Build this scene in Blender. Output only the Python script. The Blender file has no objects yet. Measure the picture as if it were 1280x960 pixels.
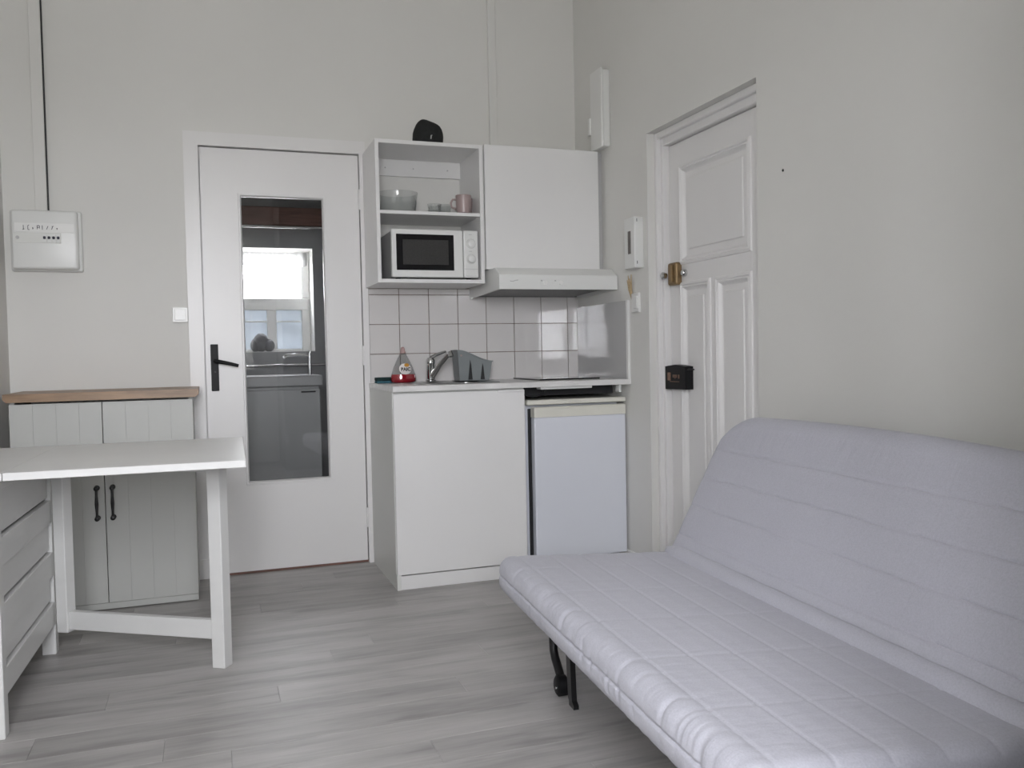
import bpy, bmesh, math, random
from mathutils import Vector, Matrix
random.seed(7)
scene = bpy.context.scene
COL = scene.collection
PI = math.pi

# ------------------------------------------------------------------ camera
CAM = (0.0121, -4.3513, 1.0431)
YAW, PITCH, ROLL, FPX = 0.3392, 0.0350, -0.0201, 1075.58
def make_camera():
    fw = Vector((math.sin(YAW)*math.cos(PITCH), math.cos(YAW)*math.cos(PITCH), -math.sin(PITCH)))
    rt = Vector((math.cos(YAW), -math.sin(YAW), 0))
    up = rt.cross(fw)
    r2 = rt*math.cos(ROLL) + up*math.sin(ROLL)
    u2 = -rt*math.sin(ROLL) + up*math.cos(ROLL)
    cd = bpy.data.cameras.new('camera'); co = bpy.data.objects.new('camera', cd)
    COL.objects.link(co)
    m = Matrix((r2, u2, -fw)).transposed().to_4x4()
    m.translation = CAM
    co.matrix_world = m
    cd.sensor_width = 36; cd.lens = FPX/1280*36; cd.clip_start = 0.02; cd.clip_end = 200
    scene.camera = co
make_camera()

# ------------------------------------------------------------------ sky, light, exposure
SKY = (0.965, 0.955, 1.0); SKY_STRENGTH = 12.0; EXPOSURE = 1.75
WIN_X0, WIN_X1, WIN_Z0, WIN_Z1, WALL_F, WIN_Y = -0.62, 0.44, 0.92, 2.25, -4.60, -4.80
w = bpy.data.worlds.new('overcast_sky'); scene.world = w; w.use_nodes = True
w.node_tree.nodes['Background'].inputs[0].default_value = (*SKY, 1)
w.node_tree.nodes['Background'].inputs[1].default_value = SKY_STRENGTH
_n = w.node_tree.nodes; _l = w.node_tree.links.new       # overcast sky above, duller street below the horizon
_t = _n.new('ShaderNodeTexCoord'); _s = _n.new('ShaderNodeSeparateXYZ'); _r = _n.new('ShaderNodeMapRange')
_r.inputs[1].default_value = -.06; _r.inputs[2].default_value = .02
_c = _n.new('ShaderNodeMix'); _c.data_type = 'RGBA'
_c.inputs[6].default_value = (.56, .55, .55, 1); _c.inputs[7].default_value = (*SKY, 1)
_l(_t.outputs['Generated'], _s.inputs[0]); _l(_s.outputs['Z'], _r.inputs[0]); _l(_r.outputs[0], _c.inputs[0])
_l(_c.outputs[2], _n['Background'].inputs[0])
BW_X0, BW_X1, BW_Z0, BW_Z1, BW_Y = -.15, .668, 1.085, 1.745, 1.50      # bathroom window
def portal(x0, x1, z0, z1, y, turn):
    ld = bpy.data.lights.new('window_portal', 'AREA'); ld.shape = 'RECTANGLE'
    ld.size = x1-x0; ld.size_y = z1-z0; ld.cycles.is_portal = True
    lo = bpy.data.objects.new('window_portal', ld); COL.objects.link(lo)
    lo.location = ((x0+x1)/2, y, (z0+z1)/2); lo.rotation_euler = (turn*PI/2, 0, 0)
portal(WIN_X0, WIN_X1, WIN_Z0, WIN_Z1, WIN_Y-.06, 1)
portal(BW_X0, BW_X1, BW_Z0, BW_Z1, BW_Y+.06, -1)
scene.view_settings.view_transform = 'Standard'; scene.view_settings.look = 'None'
scene.view_settings.gamma = 1.0; scene.view_settings.use_curve_mapping = False
scene.view_settings.exposure = EXPOSURE
scene.cycles.use_denoising = True
scene.cycles.max_bounces = 14; scene.cycles.diffuse_bounces = 9; scene.cycles.glossy_bounces = 6
scene.cycles.transparent_max_bounces = 16; scene.cycles.transmission_bounces = 8
scene.cycles.caustics_reflective = False; scene.cycles.caustics_refractive = False
scene.cycles.sample_clamp_indirect = 12.0

# ------------------------------------------------------------------ materials
M = {}
def mat(name, color, rough=0.5, metal=0.0, noise=None, bump=None, spec=0.5, coat=0.0, coord='Object'):
    """Principled with optional colour noise (scale, amount, stretch) and bump noise (scale, strength, distance)."""
    m = bpy.data.materials.new(name); m.use_nodes = True
    nt = m.node_tree; b = nt.nodes['Principled BSDF']
    b.inputs['Base Color'].default_value = (*color, 1); b.inputs['Roughness'].default_value = rough
    b.inputs['Metallic'].default_value = metal; b.inputs['Specular IOR Level'].default_value = spec
    b.inputs['Coat Weight'].default_value = coat; b.inputs['Coat Roughness'].default_value = 0.05
    tc = nt.nodes.new('ShaderNodeTexCoord')
    if noise:
        sc, amt, st = noise
        mp = nt.nodes.new('ShaderNodeMapping'); mp.inputs['Scale'].default_value = st
        nt.links.new(tc.outputs[coord], mp.inputs[0])
        n = nt.nodes.new('ShaderNodeTexNoise'); n.inputs['Scale'].default_value = sc; n.inputs['Detail'].default_value = 5
        nt.links.new(mp.outputs[0], n.inputs['Vector'])
        r = nt.nodes.new('ShaderNodeMapRange'); r.inputs[1].default_value = 0.3; r.inputs[2].default_value = 0.7
        r.inputs[3].default_value = 1-amt; r.inputs[4].default_value = 1+amt
        nt.links.new(n.outputs[0], r.inputs[0])
        mx = nt.nodes.new('ShaderNodeMix'); mx.data_type = 'RGBA'; mx.blend_type = 'MULTIPLY'; mx.inputs[0].default_value = 1
        mx.inputs[6].default_value = (*color, 1)
        nt.links.new(r.outputs[0], mx.inputs[7]); nt.links.new(mx.outputs[2], b.inputs['Base Color'])
    if bump:
        sc, st, dist = bump
        n = nt.nodes.new('ShaderNodeTexNoise'); n.inputs['Scale'].default_value = sc; n.inputs['Detail'].default_value = 4
        nt.links.new(tc.outputs[coord], n.inputs['Vector'])
        bp = nt.nodes.new('ShaderNodeBump'); bp.inputs['Strength'].default_value = st; bp.inputs['Distance'].default_value = dist
        nt.links.new(n.outputs[0], bp.inputs['Height']); nt.links.new(bp.outputs[0], b.inputs['Normal'])
    M[name] = m
    return m
WN = (1, 1, 1)
mat('wall_paint', (0.69, 0.684, 0.66), 0.75, noise=(1.6, 0.02, WN), bump=(90, 0.12, 0.002))
mat('blocker_dark', (0.09, 0.088, 0.085), 0.8, noise=(3, 0.05, WN))
mat('ceiling_paint', (0.80, 0.79, 0.77), 0.8, bump=(90, 0.1, 0.002))
mat('door_paint', (0.74, 0.73, 0.725), 0.34, noise=(2.0, 0.015, WN), bump=(60, 0.05, 0.001))
mat('trim_paint', (0.76, 0.755, 0.74), 0.38, noise=(3, 0.015, WN), bump=(70, 0.05, 0.001))
mat('melamine_white', (0.74, 0.735, 0.73), 0.32, noise=(3, 0.01, WN))
mat('cabinet_white', (0.66, 0.665, 0.64), 0.42, noise=(3, 0.01, WN))
mat('table_white', (0.70, 0.70, 0.69), 0.36, noise=(4, 0.02, (1, 1, 6)), bump=(50, 0.05, 0.001))
mat('plastic_white', (0.71, 0.715, 0.70), 0.35, noise=(6, 0.008, WN))
mat('switch_white', (0.76, 0.76, 0.745), 0.3, noise=(6, 0.008, WN))
mat('oak_top', (0.265, 0.165, 0.092), 0.4, noise=(7, 0.25, (1.2, 14, 8)), bump=(60, 0.1, 0.001))
mat('fridge_white', (0.69, 0.71, 0.77), 0.28, noise=(3, 0.01, WN), bump=(160, 0.06, 0.0006))
mat('fridge_cream', (0.70, 0.69, 0.62), 0.35, noise=(8, 0.03, WN))
mat('gasket_black', (0.012, 0.012, 0.014), 0.6, noise=(20, 0.2, WN))
mat('black_metal', (0.010, 0.010, 0.011), 0.38, metal=0.0, noise=(15, 0.2, WN))
mat('black_paint', (0.006, 0.006, 0.007), 0.5, spec=0.25, noise=(15, 0.2, WN))
mat('chrome', (0.62, 0.62, 0.62), 0.12, metal=1.0, noise=(10, 0.03, WN))
mat('steel', (0.42, 0.42, 0.42), 0.28, metal=1.0, noise=(14, 0.08, (8, 1, 1)))
mat('brass', (0.25, 0.17, 0.085), 0.45, metal=0.5, noise=(25, 0.15, WN))
mat('tile_white', (0.68, 0.66, 0.65), 0.03, noise=(5, 0.015, WN), spec=0.6)
mat('grout', (0.22, 0.165, 0.14), 0.9, noise=(18, 0.5, WN))
mat('worktop_laminate', (0.66, 0.655, 0.645), 0.3, noise=(9, 0.10, (1, 3, 3)))
mat('panel_gloss', (0.46, 0.46, 0.46), 0.03, noise=(4, 0.01, WN), spec=0.7)
mat('hob_glass', (0.006, 0.006, 0.007), 0.05, spec=0.6, noise=(10, 0.05, WN))
mat('black_screen', (0.006, 0.006, 0.007), 0.22, noise=(10, 0.05, WN))
mat('grey_screen', (0.035, 0.034, 0.033), 0.3, noise=(120, 0.2, WN))
mat('hood_filter', (0.20, 0.20, 0.20), 0.5, metal=0.3, noise=(90, 0.15, WN))
mat('grey_plastic', (0.22, 0.24, 0.245), 0.42, noise=(8, 0.04, WN))
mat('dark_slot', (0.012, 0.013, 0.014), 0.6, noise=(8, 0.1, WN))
mat('speaker_black', (0.022, 0.023, 0.023), 0.8, spec=0.2, noise=(60, 0.15, WN), bump=(220, 0.3, 0.002))
mat('mark_grey', (0.45, 0.45, 0.45), 0.5, noise=(8, 0.05, WN))
mat('ink', (0.05, 0.05, 0.07), 0.8, noise=(40, 0.3, WN))
mat('slot_grey', (0.16, 0.145, 0.135), 0.7, noise=(30, 0.2, WN))
mat('pale_line', (0.40, 0.40, 0.40), 0.6, noise=(8, 0.05, WN))
mat('mug_pink', (0.36, 0.28, 0.272), 0.3, noise=(9, 0.04, WN))
mat('sponge_teal', (0.04, 0.13, 0.17), 0.9, noise=(60, 0.3, WN), bump=(150, 0.6, 0.003))
mat('scourer_green', (0.01, 0.03, 0.03), 0.95, noise=(90, 0.4, WN), bump=(200, 0.7, 0.003))
mat('label_white', (0.72, 0.68, 0.66), 0.5, noise=(12, 0.03, WN))
mat('label_yellow', (0.50, 0.24, 0.03), 0.5, noise=(40, 0.3, WN))
mat('label_black', (0.01, 0.01, 0.01), 0.5, noise=(12, 0.03, WN))
mat('cap_pink', (0.42, 0.28, 0.27), 0.45, noise=(12, 0.05, WN))
mat('red_liquid', (0.42, 0.008, 0.022), 0.12, noise=(12, 0.12, WN), coat=0.5)
mat('copper_print', (0.22, 0.13, 0.09), 0.5, metal=0.4, noise=(60, 0.3, WN))
mat('dried_straw', (0.45, 0.34, 0.2), 0.8, noise=(40, 0.2, (1, 1, 5)))
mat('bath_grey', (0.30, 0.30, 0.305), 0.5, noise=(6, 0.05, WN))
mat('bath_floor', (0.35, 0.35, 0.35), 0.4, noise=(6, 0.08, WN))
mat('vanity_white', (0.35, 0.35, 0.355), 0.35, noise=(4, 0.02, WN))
mat('reddish_wood', (0.17, 0.085, 0.065), 0.5, noise=(8, 0.25, (1, 10, 10)))
mat('grey_cloth', (0.22, 0.22, 0.23), 0.95, noise=(40, 0.2, WN), bump=(120, 0.4, 0.003))
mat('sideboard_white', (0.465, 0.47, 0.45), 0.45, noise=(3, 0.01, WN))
mat('wood_slat', (0.45, 0.35, 0.22), 0.6, noise=(8, 0.2, (1, 8, 8)))

def thin_glass(name, tint, boost=1.0, rough=0.0):
    """A single pane: transparent with Fresnel mirror reflection (two faces)."""
    m = bpy.data.materials.new(name); m.use_nodes = True; nt = m.node_tree
    for n in list(nt.nodes):
        if n.type == 'BSDF_PRINCIPLED': nt.nodes.remove(n)
    out = [n for n in nt.nodes if n.type == 'OUTPUT_MATERIAL'][0]
    tr = nt.nodes.new('ShaderNodeBsdfTransparent'); tr.inputs[0].default_value = (*tint, 1)
    gl = nt.nodes.new('ShaderNodeBsdfGlossy'); gl.inputs['Roughness'].default_value = rough
    fr = nt.nodes.new('ShaderNodeFresnel'); fr.inputs[0].default_value = 1.52
    mu = nt.nodes.new('ShaderNodeMath'); mu.operation = 'MULTIPLY'; mu.inputs[1].default_value = boost; mu.use_clamp = True
    mx = nt.nodes.new('ShaderNodeMixShader')
    ge = nt.nodes.new('ShaderNodeNewGeometry')          # same index of refraction seen from either side
    ii = nt.nodes.new('ShaderNodeMath'); ii.operation = 'MULTIPLY_ADD'; ii.inputs[1].default_value = 1/1.52-1.52; ii.inputs[2].default_value = 1.52
    nt.links.new(ge.outputs['Backfacing'], ii.inputs[0]); nt.links.new(ii.outputs[0], fr.inputs[0])
    nt.links.new(fr.outputs[0], mu.inputs[0]); nt.links.new(mu.outputs[0], mx.inputs[0])
    nt.links.new(tr.outputs[0], mx.inputs[1]); nt.links.new(gl.outputs[0], mx.inputs[2])
    nt.links.new(mx.outputs[0], out.inputs[0]); M[name] = m
thin_glass('door_glass', (0.86, 0.865, 0.865), 1.0)
def translucent(name, color, sc):
    m = bpy.data.materials.new(name); m.use_nodes = True; nt = m.node_tree
    b = nt.nodes['Principled BSDF']; out = [n for n in nt.nodes if n.type == 'OUTPUT_MATERIAL'][0]
    b.inputs['Base Color'].default_value = (.6, .6, .6, 1); b.inputs['Roughness'].default_value = .7
    t_ = nt.nodes.new('ShaderNodeBsdfTranslucent'); mx = nt.nodes.new('ShaderNodeMixShader'); mx.inputs[0].default_value = .5
    n = nt.nodes.new('ShaderNodeTexNoise'); n.inputs['Scale'].default_value = sc; tc = nt.nodes.new('ShaderNodeTexCoord')
    nt.links.new(tc.outputs['Object'], n.inputs['Vector'])
    k = nt.nodes.new('ShaderNodeMix'); k.data_type = 'RGBA'; k.inputs[6].default_value = (*[c*.6 for c in color], 1); k.inputs[7].default_value = (*[c*1.4 for c in color], 1)
    nt.links.new(n.outputs[0], k.inputs[0]); nt.links.new(k.outputs[2], t_.inputs[0])
    nt.links.new(b.outputs[0], mx.inputs[1]); nt.links.new(t_.outputs[0], mx.inputs[2]); nt.links.new(mx.outputs[0], out.inputs[0]); M[name] = m
translucent('obscured_glass', (.24, .26, .28), 9)
translucent('sheer_lace', (.34, .34, .34), 60)
thin_glass('window_glass', (0.96, 0.97, 0.97), 1.0)
thin_glass('bowl_glass', (0.93, 0.94, 0.94), 1.6, 0.05)
thin_glass('bottle_plastic', (0.82, 0.83, 0.83), 1.5, 0.08)

def plank_material():
    m = bpy.data.materials.new('grey_oak_laminate'); m.use_nodes = True; nt = m.node_tree; L = nt.links.new
    b = nt.nodes['Principled BSDF']
    tc = nt.nodes.new('ShaderNodeTexCoord'); oi = nt.nodes.new('ShaderNodeObjectInfo')
    off = nt.nodes.new('ShaderNodeVectorMath'); off.operation = 'SCALE'; off.inputs[0].default_value = (13, 29, 7)
    L(oi.outputs['Random'], off.inputs['Scale'])
    ad = nt.nodes.new('ShaderNodeVectorMath'); ad.operation = 'ADD'
    L(tc.outputs['Object'], ad.inputs[0]); L(off.outputs[0], ad.inputs[1])
    def noise(scale, st, det, rough=0.6):
        mp = nt.nodes.new('ShaderNodeMapping'); mp.inputs['Scale'].default_value = st; L(ad.outputs[0], mp.inputs[0])
        n = nt.nodes.new('ShaderNodeTexNoise'); n.inputs['Scale'].default_value = scale
        n.inputs['Detail'].default_value = det; n.inputs['Roughness'].default_value = rough
        L(mp.outputs[0], n.inputs['Vector']); return n
    n1 = noise(1.0, (1.5, 11, 1), 4); n2 = noise(1.0, (5, 130, 1), 3); n3 = noise(1.0, (3.2, 16, 1), 2)
    r1 = nt.nodes.new('ShaderNodeValToRGB'); e = r1.color_ramp.elements
    e[0].position = 0.30; e[0].color = (0.27, 0.258, 0.25, 1)
    e[1].position = 0.72; e[1].color = (0.46, 0.445, 0.435, 1)
    k = e.new(0.5); k.color = (0.385, 0.372, 0.362, 1)
    L(n1.outputs[0], r1.inputs[0])
    def mul(c_in, fac_node, lo, hi, a=0.3, bb=0.7):
        mr = nt.nodes.new('ShaderNodeMapRange'); mr.inputs[1].default_value = a; mr.inputs[2].default_value = bb
        mr.inputs[3].default_value = lo; mr.inputs[4].default_value = hi; L(fac_node, mr.inputs[0])
        mx = nt.nodes.new('ShaderNodeMix'); mx.data_type = 'RGBA'; mx.blend_type = 'MULTIPLY'; mx.inputs[0].default_value = 1
        L(c_in, mx.inputs[6]); L(mr.outputs[0], mx.inputs[7]); return mx.outputs[2]
    c = mul(r1.outputs[0], n2.outputs[0], 0.93, 1.05)
    c = mul(c, n3.outputs[0], 0.78, 1.0, 0.26, 0.42)
    c = mul(c, oi.outputs['Random'], 0.965, 1.04, 0, 1)
    L(c, b.inputs['Base Color']); b.inputs['Roughness'].default_value = 0.42
    b.inputs['Specular IOR Level'].default_value = 0.4
    bp = nt.nodes.new('ShaderNodeBump'); bp.inputs['Strength'].default_value = 0.12; bp.inputs['Distance'].default_value = 0.001
    L(n2.outputs[0], bp.inputs['Height']); L(bp.outputs[0], b.inputs['Normal'])
    M['plank'] = m
plank_material()

def fabric_material():
    m = bpy.data.materials.new('lilac_grey_cotton'); m.use_nodes = True; nt = m.node_tree; L = nt.links.new
    b = nt.nodes['Principled BSDF']; b.inputs['Roughness'].default_value = 0.85
    b.inputs['Specular IOR Level'].default_value = 0.25
    b.inputs['Sheen Weight'].default_value = 0.15; b.inputs['Sheen Roughness'].default_value = 0.5
    tc = nt.nodes.new('ShaderNodeTexCoord')
    n = nt.nodes.new('ShaderNodeTexNoise'); n.inputs['Scale'].default_value = 260; n.inputs['Detail'].default_value = 2
    L(tc.outputs['Object'], n.inputs['Vector'])
    mr = nt.nodes.new('ShaderNodeMapRange'); mr.inputs[1].default_value = 0.3; mr.inputs[2].default_value = 0.7
    mr.inputs[3].default_value = 0.94; mr.inputs[4].default_value = 1.06; L(n.outputs[0], mr.inputs[0])
    mx = nt.nodes.new('ShaderNodeMix'); mx.data_type = 'RGBA'; mx.blend_type = 'MULTIPLY'; mx.inputs[0].default_value = 1
    mx.inputs[6].default_value = (0.455, 0.455, 0.512, 1); L(mr.outputs[0], mx.inputs[7]); L(mx.outputs[2], b.inputs['Base Color'])
    # soft gathers running across the mattress
    mp = nt.nodes.new('ShaderNodeMapping'); mp.inputs['Scale'].default_value = (26, 5, 5); L(tc.outputs['Object'], mp.inputs[0])
    n2 = nt.nodes.new('ShaderNodeTexNoise'); n2.inputs['Scale'].default_value = 1.0; n2.inputs['Detail'].default_value = 3
    n2.inputs['Distortion'].default_value = 0.6; L(mp.outputs[0], n2.inputs['Vector'])
    b1 = nt.nodes.new('ShaderNodeBump'); b1.inputs['Strength'].default_value = 0.45; b1.inputs['Distance'].default_value = 0.008
    L(n2.outputs[0], b1.inputs['Height'])
    b2 = nt.nodes.new('ShaderNodeBump'); b2.inputs['Strength'].default_value = 0.25; b2.inputs['Distance'].default_value = 0.001
    L(n.outputs[0], b2.inputs['Height']); L(b1.outputs[0], b2.inputs['Normal']); L(b2.outputs[0], b.inputs['Normal'])
    M['fabric'] = m
fabric_material()

# ------------------------------------------------------------------ builders
class MB:
    def __init__(s): s.bm = bmesh.new()
    def box(s, x0, x1, y0, y1, z0, z1, bev=0.0, seg=1):
        x0, x1 = sorted((x0, x1)); y0, y1 = sorted((y0, y1)); z0, z1 = sorted((z0, z1))
        r = bmesh.ops.create_cube(s.bm, size=1.0)
        vs = r['verts']
        for v in vs:
            v.co = Vector((x0+(v.co.x+.5)*(x1-x0), y0+(v.co.y+.5)*(y1-y0), z0+(v.co.z+.5)*(z1-z0)))
        if bev > 0:
            es = {e for v in vs for e in v.link_edges}
            bmesh.ops.bevel(s.bm, geom=list(es), offset=min(bev, .45*min(x1-x0, y1-y0, z1-z0)), segments=seg, affect='EDGES', profile=.5)
        return s
    def rings(s, rings, cap=True):
        """Loft closed rings of equal length."""
        vr = [[s.bm.verts.new(p) for p in r] for r in rings]
        n = len(vr[0])
        for a, b in zip(vr, vr[1:]):
            for i in range(n):
                try: s.bm.faces.new((a[i], a[(i+1) % n], b[(i+1) % n], b[i]))
                except ValueError: pass
        if cap:
            s.bm.faces.new(list(reversed(vr[0]))); s.bm.faces.new(vr[-1])
        return s
    def tube(s, pts, r, seg=10, cap=True):
        pts = [Vector(p) for p in pts]; rs = r if isinstance(r, (list, tuple)) else [r]*len(pts)
        out = []; prev = None
        for i, p in enumerate(pts):
            t = (pts[min(i+1, len(pts)-1)] - pts[max(i-1, 0)]).normalized()
            if prev is None:
                a = Vector((0, 0, 1)) if abs(t.z) < .9 else Vector((1, 0, 0))
                u = t.cross(a).normalized()
            else:
                u = (prev - t*prev.dot(t)).normalized()
            prev = u; v = t.cross(u)
            out.append([p + (u*math.cos(2*PI*k/seg) + v*math.sin(2*PI*k/seg))*rs[i] for k in range(seg)])
        return s.rings(out, cap)
    def lathe(s, prof, c, seg=24, axis='z', cap=True, sx=1.0, sy=1.0):
        """prof: (radius, height) from bottom to top about axis through c."""
        out = []
        for r, h in prof:
            ring = []
            for k in range(seg):
                a = 2*PI*k/seg; p, q = r*math.cos(a)*sx, r*math.sin(a)*sy
                if axis == 'z': ring.append((c[0]+p, c[1]+q, c[2]+h))
                elif axis == 'y': ring.append((c[0]+p, c[1]+h, c[2]-q))
                else: ring.append((c[0]+h, c[1]+p, c[2]+q))
            out.append(ring)
        return s.rings(out, cap)
    def prism(s, poly, axis, a0, a1):
        """poly of 2D points in the plane normal to axis: x->(y,z), y->(x,z), z->(x,y)."""
        def P(p, a):
            return {'x': (a, p[0], p[1]), 'y': (p[0], a, p[1]), 'z': (p[0], p[1], a)}[axis]
        return s.rings([[P(p, a0) for p in poly], [P(p, a1) for p in poly]])
    def build(s, name, material, parent=None, origin=None, smooth=None):
        bmesh.ops.remove_doubles(s.bm, verts=s.bm.verts, dist=1e-6)
        bmesh.ops.recalc_face_normals(s.bm, faces=s.bm.faces)
        me = bpy.data.meshes.new(name); s.bm.to_mesh(me); s.bm.free()
        if origin is None and parent is not None:
            p = parent; origin = Vector((0, 0, 0))
            while p is not None: origin = origin + p.location; p = p.parent
            if parent.get('local'): origin = Vector((0, 0, 0))
        if origin is not None: me.transform(Matrix.Translation(-Vector(origin)))
        if smooth is not None:
            me.polygons.foreach_set('use_smooth', [True]*len(me.polygons)); me.set_sharp_from_angle(angle=math.radians(smooth))
        if material: me.materials.append(M[material])
        o = bpy.data.objects.new(name, me); COL.objects.link(o)
        if parent is not None:
            o.parent = parent
            if parent.get('local'): o['local'] = True
        elif origin is not None: o.location = origin
        return o
def tag(o, label, cat, group=None):
    o['label'] = label; o['category'] = cat
    if group: o['group'] = group
    return o
def thing(name, label, cat, loc, group=None, rot=None):
    o = bpy.data.objects.new(name, None); COL.objects.link(o); o.location = loc; o.empty_display_size = .1
    if rot is not None: o.rotation_euler = (0, 0, rot); o['local'] = True
    return tag(o, label, cat, group)
def struct_empty(name, loc, label=None):
    o = bpy.data.objects.new(name, None); COL.objects.link(o); o.location = loc; o['kind'] = 'structure'
    if label: o['label'] = label
    return o
def struct(o, label=None):
    o['kind'] = 'structure'
    if label: o['label'] = label
    return o
def lab(o, s): o['label'] = s; return o
def text_part(body, name, material, parent, loc, size, rot, extrude=0.0004, sx=1.0):
    cu = bpy.data.curves.new(name, 'FONT'); cu.body = body; cu.size = size; cu.extrude = extrude; cu.offset = size*.025
    cu.align_x = 'CENTER'; cu.align_y = 'CENTER'
    t = bpy.data.objects.new(name, cu); COL.objects.link(t)
    bpy.context.view_layer.update()
    me = bpy.data.meshes.new_from_object(t.evaluated_get(bpy.context.evaluated_depsgraph_get()))
    bpy.data.objects.remove(t)
    p = parent; off = Vector((0, 0, 0))
    while p is not None: off = off + p.location; p = p.parent
    me.transform(Matrix.Translation(Vector(loc)-off) @ rot.to_4x4() @ Matrix.Diagonal((sx, 1, 1, 1)))
    me.materials.clear(); me.materials.append(M[material])
    o = bpy.data.objects.new(name, me); COL.objects.link(o); o.parent = parent
    return o
ROT_FRONT = Matrix.Rotation(PI/2, 3, 'X')                                   # reads from -Y
ROT_RIGHTWALL = Matrix.Rotation(-PI/2, 3, 'Z') @ Matrix.Rotation(PI/2, 3, 'X')   # reads from -X

# ------------------------------------------------------------------ room shell
XL, XR, ZC = -0.82, 1.941, 3.10
REC_Y0, REC_Y1, REC_Z, REC_X = -1.643, -0.807, 2.04, 2.03
fl = MB().box(-1.1, 2.4, -4.9, 1.75, -0.12, -0.012).build('floor', 'bath_floor'); struct(fl, 'grey oak effect laminate floor of long planks')
struct(MB().box(-1.1, 2.4, -4.95, 1.75, ZC, ZC+.12).build('ceiling', 'ceiling_paint'))
struct(MB().box(XL-.2, XL, -4.9, .12, -.01, ZC).build('wall_left', 'wall_paint'))
DW, DH = 0.752, 2.052
wb = MB()
wb.box(XL, -.03, 0, .12, -.01, ZC).box(DW+.03, XR+.2, 0, .12, -.01, ZC).box(-.03, DW+.03, 0, .12, DH+.03, ZC)
wall_back = struct(wb.build('wall_back', 'wall_paint'))
wr = MB()
wr.box(XR, 2.32, REC_Y1, 0, -.01, ZC).box(XR, 2.32, -4.9, REC_Y0, -.01, ZC).box(XR, 2.32, REC_Y0, REC_Y1, REC_Z, ZC)
wr.box(2.10, 2.32, REC_Y0, REC_Y1, -.01, REC_Z)
struct(wr.build('wall_right', 'wall_paint'))
wf = MB()
wf.box(XL, WIN_X0, WALL_F-.30, WALL_F, -.01, ZC).box(WIN_X1, XR, WALL_F-.30, WALL_F, -.01, ZC)
wf.box(WIN_X0, WIN_X1, WALL_F-.30, WALL_F, -.01, WIN_Z0).box(WIN_X0, WIN_X1, WALL_F-.30, WALL_F, WIN_Z1, ZC)
struct(wf.build('wall_front', 'wall_paint'))
struct(MB().box(.67, XR, WALL_F, -3.85, -.01, ZC).box(1.18, XR, -3.85, -3.42, -.01, ZC).build('light_blocker', 'blocker_dark'), 'unseen dark block added beside the window to shade the near end of the sofa')  # added out of view to cut window light and bounce on the sofa
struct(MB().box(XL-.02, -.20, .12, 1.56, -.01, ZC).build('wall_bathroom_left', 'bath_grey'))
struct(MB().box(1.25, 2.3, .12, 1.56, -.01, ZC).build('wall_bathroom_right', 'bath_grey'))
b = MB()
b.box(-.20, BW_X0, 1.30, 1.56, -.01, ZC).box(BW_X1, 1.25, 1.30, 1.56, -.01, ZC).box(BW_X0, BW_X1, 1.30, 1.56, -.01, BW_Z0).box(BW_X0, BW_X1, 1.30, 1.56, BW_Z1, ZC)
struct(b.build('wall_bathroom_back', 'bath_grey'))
w2 = struct_empty('window_2', ((BW_X0+BW_X1)/2, BW_Y, BW_Z0), 'small white bathroom window seen through the glazed door')
b = MB()                                                  # white lining of the opening
b.box(BW_X0, BW_X0+.004, 1.298, 1.56, BW_Z0, BW_Z1).box(BW_X1-.004, BW_X1, 1.298, 1.56, BW_Z0, BW_Z1).box(BW_X0, BW_X1, 1.298, 1.56, BW_Z0, BW_Z0+.004).box(BW_X0, BW_X1, 1.298, 1.56, BW_Z1-.004, BW_Z1)
b.build('window_lining', 'trim_paint', w2)
b = MB(); y0, y1 = BW_Y-.02, BW_Y+.02
b.box(BW_X0, .607-.36, y0, y1, 1.36, 1.438, .004).box(.607-.36, BW_X1-.004, y0, y1, 1.36, 1.438, .004)
b.box(.607, BW_X1-.004, y0, y1, BW_Z0, 1.36, .004).box(.607, BW_X1-.004, y0, y1, 1.438, BW_Z1, .004).box(BW_X0, BW_X0+.06, y0, y1, BW_Z0, 1.36, .004).box(BW_X0, BW_X0+.06, y0, y1, 1.438, BW_Z1, .004)
b.box(BW_X0+.06, .607, y0, y1, BW_Z0, BW_Z0+.02, .003).box(BW_X0+.06, .607, y0, y1, BW_Z1-.035, BW_Z1, .004)
b.box(.385, .445, y0, y1, BW_Z0+.02, 1.36, .004).box(.125, .165, y0, y1, BW_Z0+.02, 1.36, .004)
b.build('window_frame', 'trim_paint', w2)
for x0, x1 in ((BW_X0+.06, .125), (.165, .385), (.445, .607)):
    MB().box(x0-.003, x1+.003, BW_Y-.002, BW_Y+.002, BW_Z0+.017, 1.363).build('obscured_pane', 'obscured_glass', w2)
    MB().box(x0, x1, BW_Y-.010, BW_Y-.003, 1.280, 1.291).build('glazing_bar', 'trim_paint', w2)
MB().box(BW_X0+.057, .610, BW_Y-.002, BW_Y+.002, 1.435, BW_Z1-.032).build('pane', 'window_glass', w2)
b = MB(); N = 60; top = []; bot = []                      # short lace valance with scalloped hem
for i in range(N+1):
    x = BW_X0+.01+(BW_X1-BW_X0-.03)*i/N; yy = BW_Y-.045+.006*math.sin(i*1.1)
    top.append(b.bm.verts.new((x, yy, BW_Z1-.012))); bot.append(b.bm.verts.new((x, yy, 1.650-.010*abs(math.sin(i*PI/6)))))
for i in range(N): b.bm.faces.new((top[i], top[i+1], bot[i+1], bot[i]))
tag(b.build('lace_valance', 'sheer_lace', None, (.26, BW_Y-.045, 1.7)), 'short white lace valance hanging in the bathroom window', 'curtain')
b = MB()                                                  # grey bundle on the sill
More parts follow.
